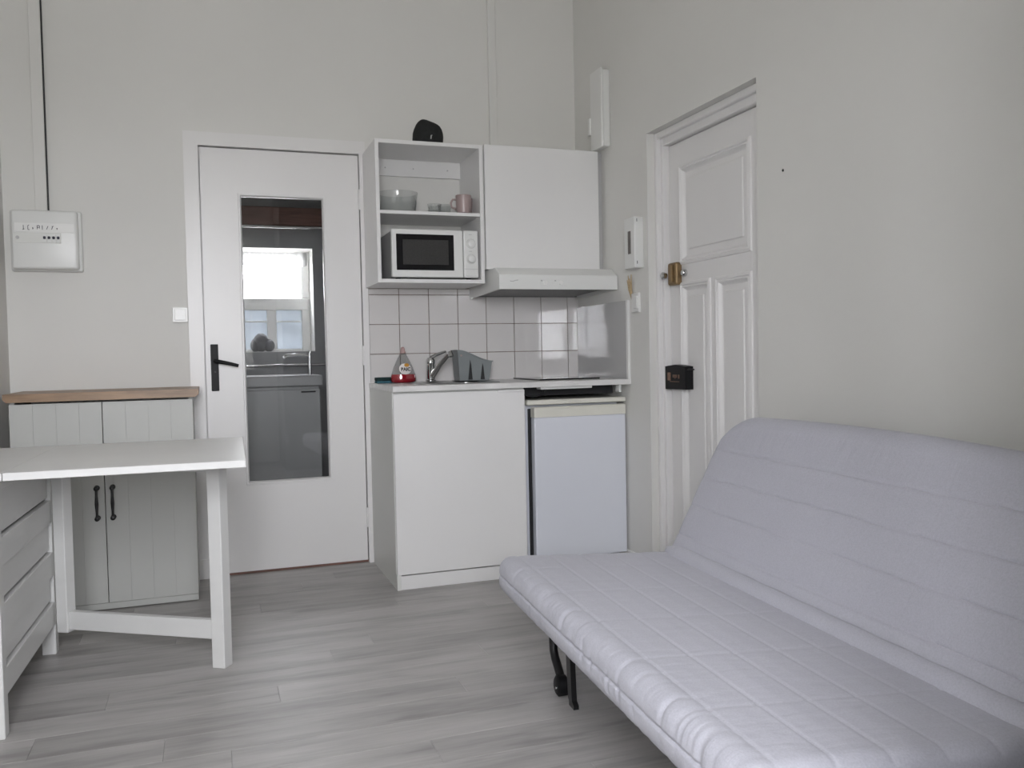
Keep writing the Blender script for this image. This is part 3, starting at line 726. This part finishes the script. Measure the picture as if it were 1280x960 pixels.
# range hood
hd = thing('range_hood', 'slim white range hood under the closed wall cabinet', 'range hood', (1.62, -.25, 1.345))
HX0, HX1 = 1.318, 1.934
b = MB()
b.prism([(-.500, 1.350), (-.500, 1.418), (-.440, 1.456), (-.004, 1.456), (-.004, 1.336), (-.485, 1.350)], 'x', HX0, HX0+.012)
b.prism([(-.500, 1.350), (-.500, 1.418), (-.440, 1.456), (-.004, 1.456), (-.004, 1.336), (-.485, 1.350)], 'x', HX1-.012, HX1)
b.prism([(-.500, 1.350), (-.500, 1.418), (-.440, 1.456), (-.004, 1.456), (-.004, 1.440), (-.43, 1.440), (-.486, 1.405), (-.486, 1.350)], 'x', HX0+.012, HX1-.012)
b.build('housing', 'plastic_white', hd)
MB().box(HX0+.012, HX1-.012, -.486, -.43, 1.356, 1.366).build('under_lip', 'plastic_white', hd)
MB().prism([(-.43, 1.368), (-.43, 1.360), (-.03, 1.348), (-.03, 1.356)], 'x', HX0+.03, HX1-.03).build('filter', 'hood_filter', hd)
MB().box(HX0+.012, HX1-.012, -.03, -.012, 1.345, 1.36).build('rear_rail', 'hood_filter', hd)
for x, w_ in ((1.545, .020), (1.625, .030)):
    kn = MB().box(x-w_, x+w_+.01, -.5015, -.4995, 1.366, 1.398, .001).build('switch_plate', 'plastic_white', hd)
    MB().lathe([(.011, 0), (.010, -.006)], (x+.006, -.5015, 1.381), 14, 'y').build('slider', 'switch_white', kn, smooth=40)
    MB().box(x-w_*.9, x-w_*.9+.008, -.503, -.501, 1.388, 1.394).build('symbol', 'mark_grey', kn)
b = MB(); b.tube([(1.372, -.5006, 1.388), (1.385, -.5006, 1.386), (1.395, -.5006, 1.390), (1.412, -.5006, 1.393)], .0022, 6)
b.build('maker_mark', 'mark_grey', hd)

# microwave
mw = thing('microwave', 'white microwave with black window in the open shelf unit', 'microwave', (1.055, -.2, 1.406))
MX0, MX1, MZ0, MZ1, MY = .842, 1.268, 1.416, 1.643, -.340
MB().box(MX0+.004, MX1-.004, MY+.03, -.03, MZ0, MZ1-.004, .004).build('body', 'mark_grey', mw)
do = MB().box(MX0, 1.191, MY, MY+.03, MZ0, MZ1, .006, 2).build('door', 'plastic_white', mw)
MB().box(.864, 1.145, MY-.0015, MY+.002, 1.449, 1.619, .006).build('window_surround', 'black_screen', do)
MB().box(.894, 1.118, MY-.0025, MY+.001, 1.474, 1.594, .004).build('window_mesh', 'grey_screen', do)
cp = MB().box(1.194, MX1, MY, MY+.03, MZ0, MZ1, .006, 2).build('control_panel', 'plastic_white', mw)
for z in (1.580, 1.505):
    MB().lathe([(.0215, 0), (.0215, -.003), (.019, -.004), (.018, -.014), (.015, -.016)], (1.231, MY, z), 22, 'y').build('dial', 'plastic_white', cp, smooth=35)
    b = MB().lathe([(.0235, -.0003), (.0225, -.0008)], (1.231, MY, z), 24, 'y', cap=False); b.build('dial_print', 'pale_line', cp)
for z, a in ((1.622, 0), (1.542, 0)): MB().box(1.220, 1.236, MY-.0006, MY+.001, z, z+.0022).build('printed_text', 'mark_grey', cp)
MB().box(1.196, 1.264, MY-.0006, MY+.001, 1.457, 1.459).build('button_seam', 'mark_grey', cp)
MB().box(1.203, 1.259, MY-.003, MY+.001, 1.424, 1.453, .002).build('door_button', 'plastic_white', cp)
for x in (.88, 1.23):
    for y in (-.29, -.08): MB().lathe([(.012, 0), (.012, .011)], (x, y, 1.4055), 10).build('foot', 'gasket_black', mw)

# crockery
bw = MB().lathe([(.055, 0), (.075, .002), (.088, .02), (.096, .09), (.099, .105), (.0965, .105), (.093, .09), (.085, .022), (.07, .006), (.02, .005)], (.905, -.205, 1.7275), 36).build('glass_bowl', 'bowl_glass', None, (.905, -.205, 1.7275), smooth=40)
tag(bw, 'clear glass bowl on the upper shelf above the microwave', 'bowl')
def tumbler(x, y, rot):
    b = MB(); b.lathe([(.024, 0), (.027, .004), (.034, .075), (.036, .082), (.034, .082), (.031, .074), (.023, .010), (.006, .009)], (0, 0, 0), 22)
    o = b.build('glass_tumbler', 'bowl_glass', None, smooth=40)
    return o
for x, y, hgt, l in ((1.105, -.14, .0, 'clear drinking glass on the shelf, nearer the glass bowl'), (1.160, -.13, .0, 'clear drinking glass on the shelf beside the pink mugs')):
    o = tumbler(x, y, 0); o.location = (x, y, 1.7275); o.scale = (1.0, 1.0, .86); tag(o, l, 'glass', 'drinking glasses on the shelf')
ash = MB().lathe([(.040, 0), (.046, .004), (.050, .016), (.047, .016), (.043, .007), (.01, .006)], (1.085, -.25, 1.7275), 24).build('glass_dish', 'bowl_glass', None, (1.085, -.25, 1.7275), smooth=40)
tag(ash, 'small low glass dish on the shelf in front of the glasses', 'dish')
def mug(x, y, ang, l):
    t_ = thing('mug', l, 'mug', (x, y, 1.7275), 'pink mugs on the shelf', rot=ang)
    MB().lathe([(.028, 0), (.033, .003), (.037, .05), (.038, .088), (.035, .088), (.034, .05), (.029, .008), (.01, .006)], (0, 0, 0), 26).build('cup', 'mug_pink', t_, smooth=40)
    MB().tube([(.036, 0, .070), (.052, 0, .072), (.062, 0, .055), (.058, 0, .034), (.036, 0, .024)], .0055, 8).build('handle', 'mug_pink', t_, smooth=60)
mug(1.206, -.312, PI*.85, 'pink mug on the shelf with its handle towards the glasses')
mug(1.2385, -.225, PI/2*1.05, 'pink mug half hidden behind the other mug')

# loudspeaker
spk = thing('speaker', 'dark rounded pebble-shaped speaker on top of the open shelf unit', 'speaker', (1.055, -.235, UZ1))
out = [(190, 720), (195, 600), (205, 480), (235, 390), (275, 310), (325, 245), (380, 202), (430, 190), (500, 196), (600, 225), (700, 252), (780, 285), (840, 325), (885, 390), (915, 480), (922, 560), (912, 680), (895, 765), (700, 785), (540, 790), (380, 785), (220, 765)]
cxp, czp = 555, 560
b = MB(); rg = []
for k in range(11):
    a = -PI/2+PI*k/10; sc_ = max(.05, math.cos(a)**.55); dy = .062*math.sin(a)
    rg.append([(1.055+(px-cxp)*sc_*.000205, -.235+dy, max(UZ1+.0005, UZ1+.0005+((785-czp)*.000222) + (czp-pz)*.000222*(sc_ if pz < czp else 1))) for px, pz in out])
b.rings(rg)
b.build('body', 'speaker_black', spk, smooth=50)
b = MB(); b.tube([(1.055, -.3005, 2.092), (1.054, -.3005, 2.082), (1.056, -.3005, 2.098), (1.061, -.3005, 2.100)], [.0015, .003, .003, .0015], 6)
b.build('emblem', 'mark_grey', spk)

# ------------------------------------------------------------------ white cabinet with wooden top
wcb = thing('sideboard', 'white two-door cabinet with oak-coloured top left of the glazed door', 'cabinet', (-.40, -.22, 0))
KX0, KX1, KY = -.752, -.055, -.400
b = MB()
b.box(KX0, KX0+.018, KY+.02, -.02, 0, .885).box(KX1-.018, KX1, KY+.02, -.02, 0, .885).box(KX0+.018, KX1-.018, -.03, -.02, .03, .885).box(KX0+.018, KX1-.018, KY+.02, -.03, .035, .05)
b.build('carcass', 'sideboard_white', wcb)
b = MB(); b.box(KX0, KX1, KY+.002, KY+.02, .004, .030, .001); b.build('plinth', 'sideboard_white', wcb)
b = MB()
b.prism([(KX0-.018, .920), (KX0-.018, .898), (KX0-.006, .886), (KX1+.012, .886), (KX1+.026, .898), (KX1+.026, .920)], 'y', KY-.018, -.012)
b.build('top', 'oak_top', wcb)
xm = -.410
for x0, x1, hx in ((KX0, xm-.0015, xm-.030), (xm+.0015, KX1, xm+.030)):
    b = MB(); n = 4; wd = (x1-x0)/n
    b.box(x0, x1, KY+.003, KY+.019, .032, .877)
    for k in range(n): b.box(x0+k*wd+.0002, x0+(k+1)*wd-.0002, KY, KY+.004, .032, .877, .0004)
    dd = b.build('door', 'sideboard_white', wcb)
    hh = MB().tube([(hx, KY-.028, .395), (hx, KY-.030, .42), (hx, KY-.032, .455), (hx, KY-.030, .49), (hx, KY-.028, .517)], [.0055, .005, .0075, .005, .0055], 10).build('handle', 'black_metal', dd, smooth=60)
    for z in (.393, .519): MB().lathe([(.011, 0), (.011, -.004), (.006, -.008), (.006, -.022), (.010, -.026), (.010, -.034), (.004, -.037)], (hx, KY, z), 12, 'y').build('rosette', 'black_metal', hh, smooth=50)

# ------------------------------------------------------------------ gateleg table
# local frame: origin on the floor under the hinge, near edge; x = along the raised leaf, y = away from the camera
tb = thing('gateleg_table', 'white gateleg table with one raised leaf at the left edge', 'table', (-.530, -1.670, 0), rot=math.radians(-1.5))
MB().box(.0015, .640, 0, .80, .722, .744, .0015).build('leaf', 'table_white', tb)
MB().box(-.262, -.0005, 0, .80, .722, .744, .0015).build('centre_top', 'table_white', tb)
MB().box(-.285, -.263, 0, .80, .12, .742, .0015).build('folded_leaf', 'table_white', tb)
LEG = .046
def post(name, x0, y0, z0=0.0, z1=.722, w_=LEG, d_=LEG): return MB().box(x0, x0+w_, y0, y0+d_, z0, z1, .002).build(name, 'table_white', tb)
for x in (-.066, -.250):
    for y in (.015, .745): post('leg', x, y)
XF = -.020                                   # outer face of the drawer side
for z0, z1 in ((.110, .190), (.284, .370), (.475, .556), (.690, .722)):
    MB().box(XF-.024, XF-.0005, .0605, .7455, z0, z1, .002).build('rail', 'table_white', tb)
for z0, z1 in ((.199, .281), (.379, .472), (.565, .688)):
    d_ = MB().box(XF-.030, XF-.010, .062, .741, z0, z1, .002).build('drawer_front', 'table_white', tb)
MB().box(XF-.040, XF-.034, .055, .755, .11, .72).build('drawer_gap_shade', 'dark_slot', tb)  # dark sheet that paints shade into the gaps around the drawers
MB().box(-.235, XF-.042, .061, .745, .11, .125).build('bottom_board', 'table_white', tb)
MB().box(-.245, -.225, .061, .745, .10, .722).build('back_panel', 'table_white', tb)
MB().box(-.235, -.05, .745+.012, .745+.03, .085, .722).build('end_panel', 'table_white', tb)
# swung-out gate: hinged at the far leg, opened towards the viewer's right
g = thing_gate = bpy.data.objects.new('gate', None); COL.objects.link(g); g.parent = tb; g['local'] = True
g.location = (.0, .738, 0); 
GL = .620; ang = math.atan2(-.338, .548)
g.rotation_euler = (0, 0, ang)
def gp(name, *a): return MB().box(*a, .002).build(name, 'table_white', g)
gp('inner_post', 0.0, .045, -.022, .022, .085, .720)
gp('outer_leg', GL, GL+.048, -.024, .024, 0, .720)
gp('bottom_rail', .045, GL, -.013, .013, .095, .160)
gp('top_rail', .045, GL, -.013, .013, .665, .720)

# ------------------------------------------------------------------ sofa bed
TH = math.radians(4.0)
# local frame: x = along the length towards the viewer, y = towards the wall, origin on floor at far front corner
sf = thing('sofa_bed', 'light lilac-grey quilted sofa bed along the right wall', 'sofa', (.862, -1.735, 0), rot=-(PI/2+TH))
LEN, DEP = 1.52, .73
def cushion(L, D, T, rF, place, vlines, ulines, topround=0.0, du=.0058, front_folds=True, seam=True, sag=None, sd=.0022):
    """A stitched mattress: u along L, v along D, w thickness. place(u,v,w) maps to local coordinates."""
    rnd = random.Random(3)
    nu = int(L/du)
    b = MB()
    us = [0.0, .0015, .004, .008] + [i*L/nu for i in range(1, nu)] + [L-.008, L-.004, L-.0015, L]
    us = sorted(set(round(x, 5) for x in us))
    segs = []
    step = .0052
    folds = [(rnd.uniform(0, L), rnd.uniform(.004, .011), rnd.uniform(.2, 1.0)) for _ in range(100)]
    def prof(ins, vtop):
        """closed profile (v,w,nv,nw,side)"""
        v0, v1, w0, w1 = ins, vtop-ins, -T/2+ins, T/2-ins
        r = max(.004, min(rF-ins, (w1-w0)/2-.001, (v1-v0)/2-.001))
        pts = []
        NT = int(D/step); NS = int(T/step*1.0); NC = 6
        for i in range(NT): pts.append((v0+r+(v1-v0-2*r)*i/NT, w1, 0, 1))
        for k in range(NC):
            a = PI/2-PI/2*k/NC; pts.append((v1-r+r*math.cos(a), w1-r+r*math.sin(a), math.cos(a), math.sin(a)))
        for i in range(NS): pts.append((v1, w1-r-(w1-w0-2*r)*i/NS, 1, 0))
        for k in range(NC):
            a = -PI/2*k/NC; pts.append((v1-r+r*math.cos(a), w0+r+r*math.sin(a), math.cos(a), math.sin(a)))
        for i in range(20): pts.append((v1-r-(v1-v0-2*r)*i/20, w0, 0, -1))
        for k in range(NC):
            a = -PI/2-PI/2*k/NC; pts.append((v0+r+r*math.cos(a), w0+r+r*math.sin(a), math.cos(a), math.sin(a)))
        for i in range(NS): pts.append((v0, w0+r+(w1-w0-2*r)*i/NS, -1, 0))
        for k in range(NC):
            a = PI-PI/2*k/NC; pts.append((v0+r+r*math.cos(a), w1-r+r*math.sin(a), math.cos(a), math.sin(a)))
        return pts
    R = rF*.75; rings = []
    for u in us:
        e = min(u, L-u)
        ins = R-math.sqrt(max(0, R*R-(R-e)**2)) if e < R else 0
        ins *= .85
        vt = D
        if topround and e < topround: vt = D-(topround-math.sqrt(max(0, topround**2-(topround-e)**2)))
        if sag: vt += sag(u)
        ring = []
        for v, w_, nv, nw in prof(ins, vt):
            d = 0.0
            du_ = min([abs(u-x) for x in ulines] or [9])
            if nw > .3:
                dv_ = min([abs(v-x) for x in vlines] or [9])
                d -= sd*math.exp(-(dv_/.0034)**2)
                d += .0020*(1-math.exp(-(dv_/.045)**2))*(1-.6*math.exp(-(du_/.03)**2))
            d -= (.0022*math.exp(-(du_/.0045)**2))*(1 if nw > -.3 else 0)
            if seam and nv < -.5: d -= .0045*math.exp(-((w_-.004)/.0045)**2)
            if front_folds and (nv < -.2):
                s_ = sum(am*math.exp(-((u-c_)/sg)**2) for c_, sg, am in folds if abs(u-c_) < 3*sg)
                d -= .0034*s_*min(1, -nv)*(.55+.45*math.sin(w_*60+u*9))
            elif front_folds and nw > .3 and v < .10:
                s_ = sum(am*math.exp(-((u-c_-.02*(v/.1))/sg)**2) for c_, sg, am in folds if abs(u-c_) < 4*sg)
                d -= .0022*s_*(1-v/.10)
            ring.append(place(u, v+nv*d, w_+nw*d))
        rings.append(ring)
    b.rings(rings)
    return b
ST, SZ = .128, .335
seat_place = lambda u, v, w_: (u, v+.006, SZ+w_-.055*v)
vl = [.066+.105*i for i in range(6)]
ul = [.20+.27*i for i in range(6)]
cushion(LEN, DEP-.04, ST, .050, seat_place, vl, ul).build('seat_mattress', 'fabric', sf, smooth=60)
BT = .125; SL = math.radians(27.5); cs, sn = math.cos(SL), math.sin(SL)
def back_place(u, v, w_):
    # v runs up the slope, w outwards to the sitter
    y0, z0 = .590, .338
    return (u, y0+v*sn-(w_-BT/2)*cs, z0+v*cs+(w_-BT/2)*sn)
sag = lambda u: .014*math.sin(PI*min(1, max(0, u/1.3)))-.01*max(0, u-.95)
cushion(LEN, .555, BT, .055, back_place, [.10+.105*i for i in range(4)], [], topround=.16, du=.0075, front_folds=False, seam=False, sag=sag, sd=.0042).build('back_mattress', 'fabric', sf, smooth=60)
b = MB(); rg = []
for i in range(61):
    u = .02+(LEN-.02)*i/60; k = min(1.0, .4+i*.2, .4+(60-i)*.2)
    rg.append([(u, .600+.020*k*math.cos(a)+.012*k*math.sin(a), .372+.026*k*math.sin(a)+.0008*math.sin(u*40)) for a in [2*PI*j/14 for j in range(14)]])
b.rings(rg); b.build('fold_roll', 'fabric', sf, smooth=60)
# frame
b = MB()
for y in (.10, .56): b.tube([(.06, y, .245-.03*(y > .3)), (LEN-.06, y, .245-.03*(y > .3))], .013, 10)
for x in (.06, LEN-.06): b.tube([(x, .10, .245), (x, .56, .215), (x, .60, .25), (x, .92, .74)], .013, 10)
b.build('frame', 'black_metal', sf, smooth=50)
for i in range(7):
    x = .16+i*(LEN-.32)/6; MB().box(x-.025, x+.025, .10, .56, .236, .246, .002).build('slat', 'wood_slat', sf)
def leg_set(s_):
    def U(a): return a if s_ > 0 else LEN-a
    y = .155
    MB().tube([(U(.118), y, .245), (U(.122), y, .165), (U(.126), y, .112), (U(.140), y, .092), (U(.200), y, .045)], .0135, 12).build('leg', 'black_metal', sf, smooth=50)
    l2 = MB()
    l2.rings([[(U(a), yy, z) for a, yy in ((c_-w_, y-.006), (c_+w_, y-.006), (c_+w_, y+.010), (c_-w_, y+.010))] for c_, w_, z in ((.272, .019, .245), (.284, .018, .10), (.292, .017, .02), (.304, .021, .012), (.304, .021, 0.0))])
    l2.build('leg', 'black_metal', sf)
    wl = MB().lathe([(.024, -.018), (.031, -.013), (.031, .013), (.024, .018)], (U(.210), y-.004, .0312), 20, 'x').bm
    for v in wl.verts:                              # axle across the sofa: turn lathe from x to y
        d = v.co-Vector((U(.210), y-.004, .0312)); v.co = Vector((U(.210)-d.y, y-.004+d.x, .0312+d.z))
    q = MB(); q.bm.free(); q.bm = wl; wo = q.build('wheel', 'black_paint', sf, smooth=40)
    MB().lathe([(.0045, 0), (.0045, -.005), (.002, -.007)], (U(.222), y-.021, .030), 8, 'y').build('axle_pin', 'chrome', wo)
leg_set(1); leg_set(-1)
for x in (.10, LEN-.10): MB().tube([(x, .60, .25), (x, .72, .02), (x, .72, 0)], .0135, 10).build('rear_leg', 'black_metal', sf, smooth=50)
for o in list(bpy.data.objects):
    if 'local' in o: del o['local']
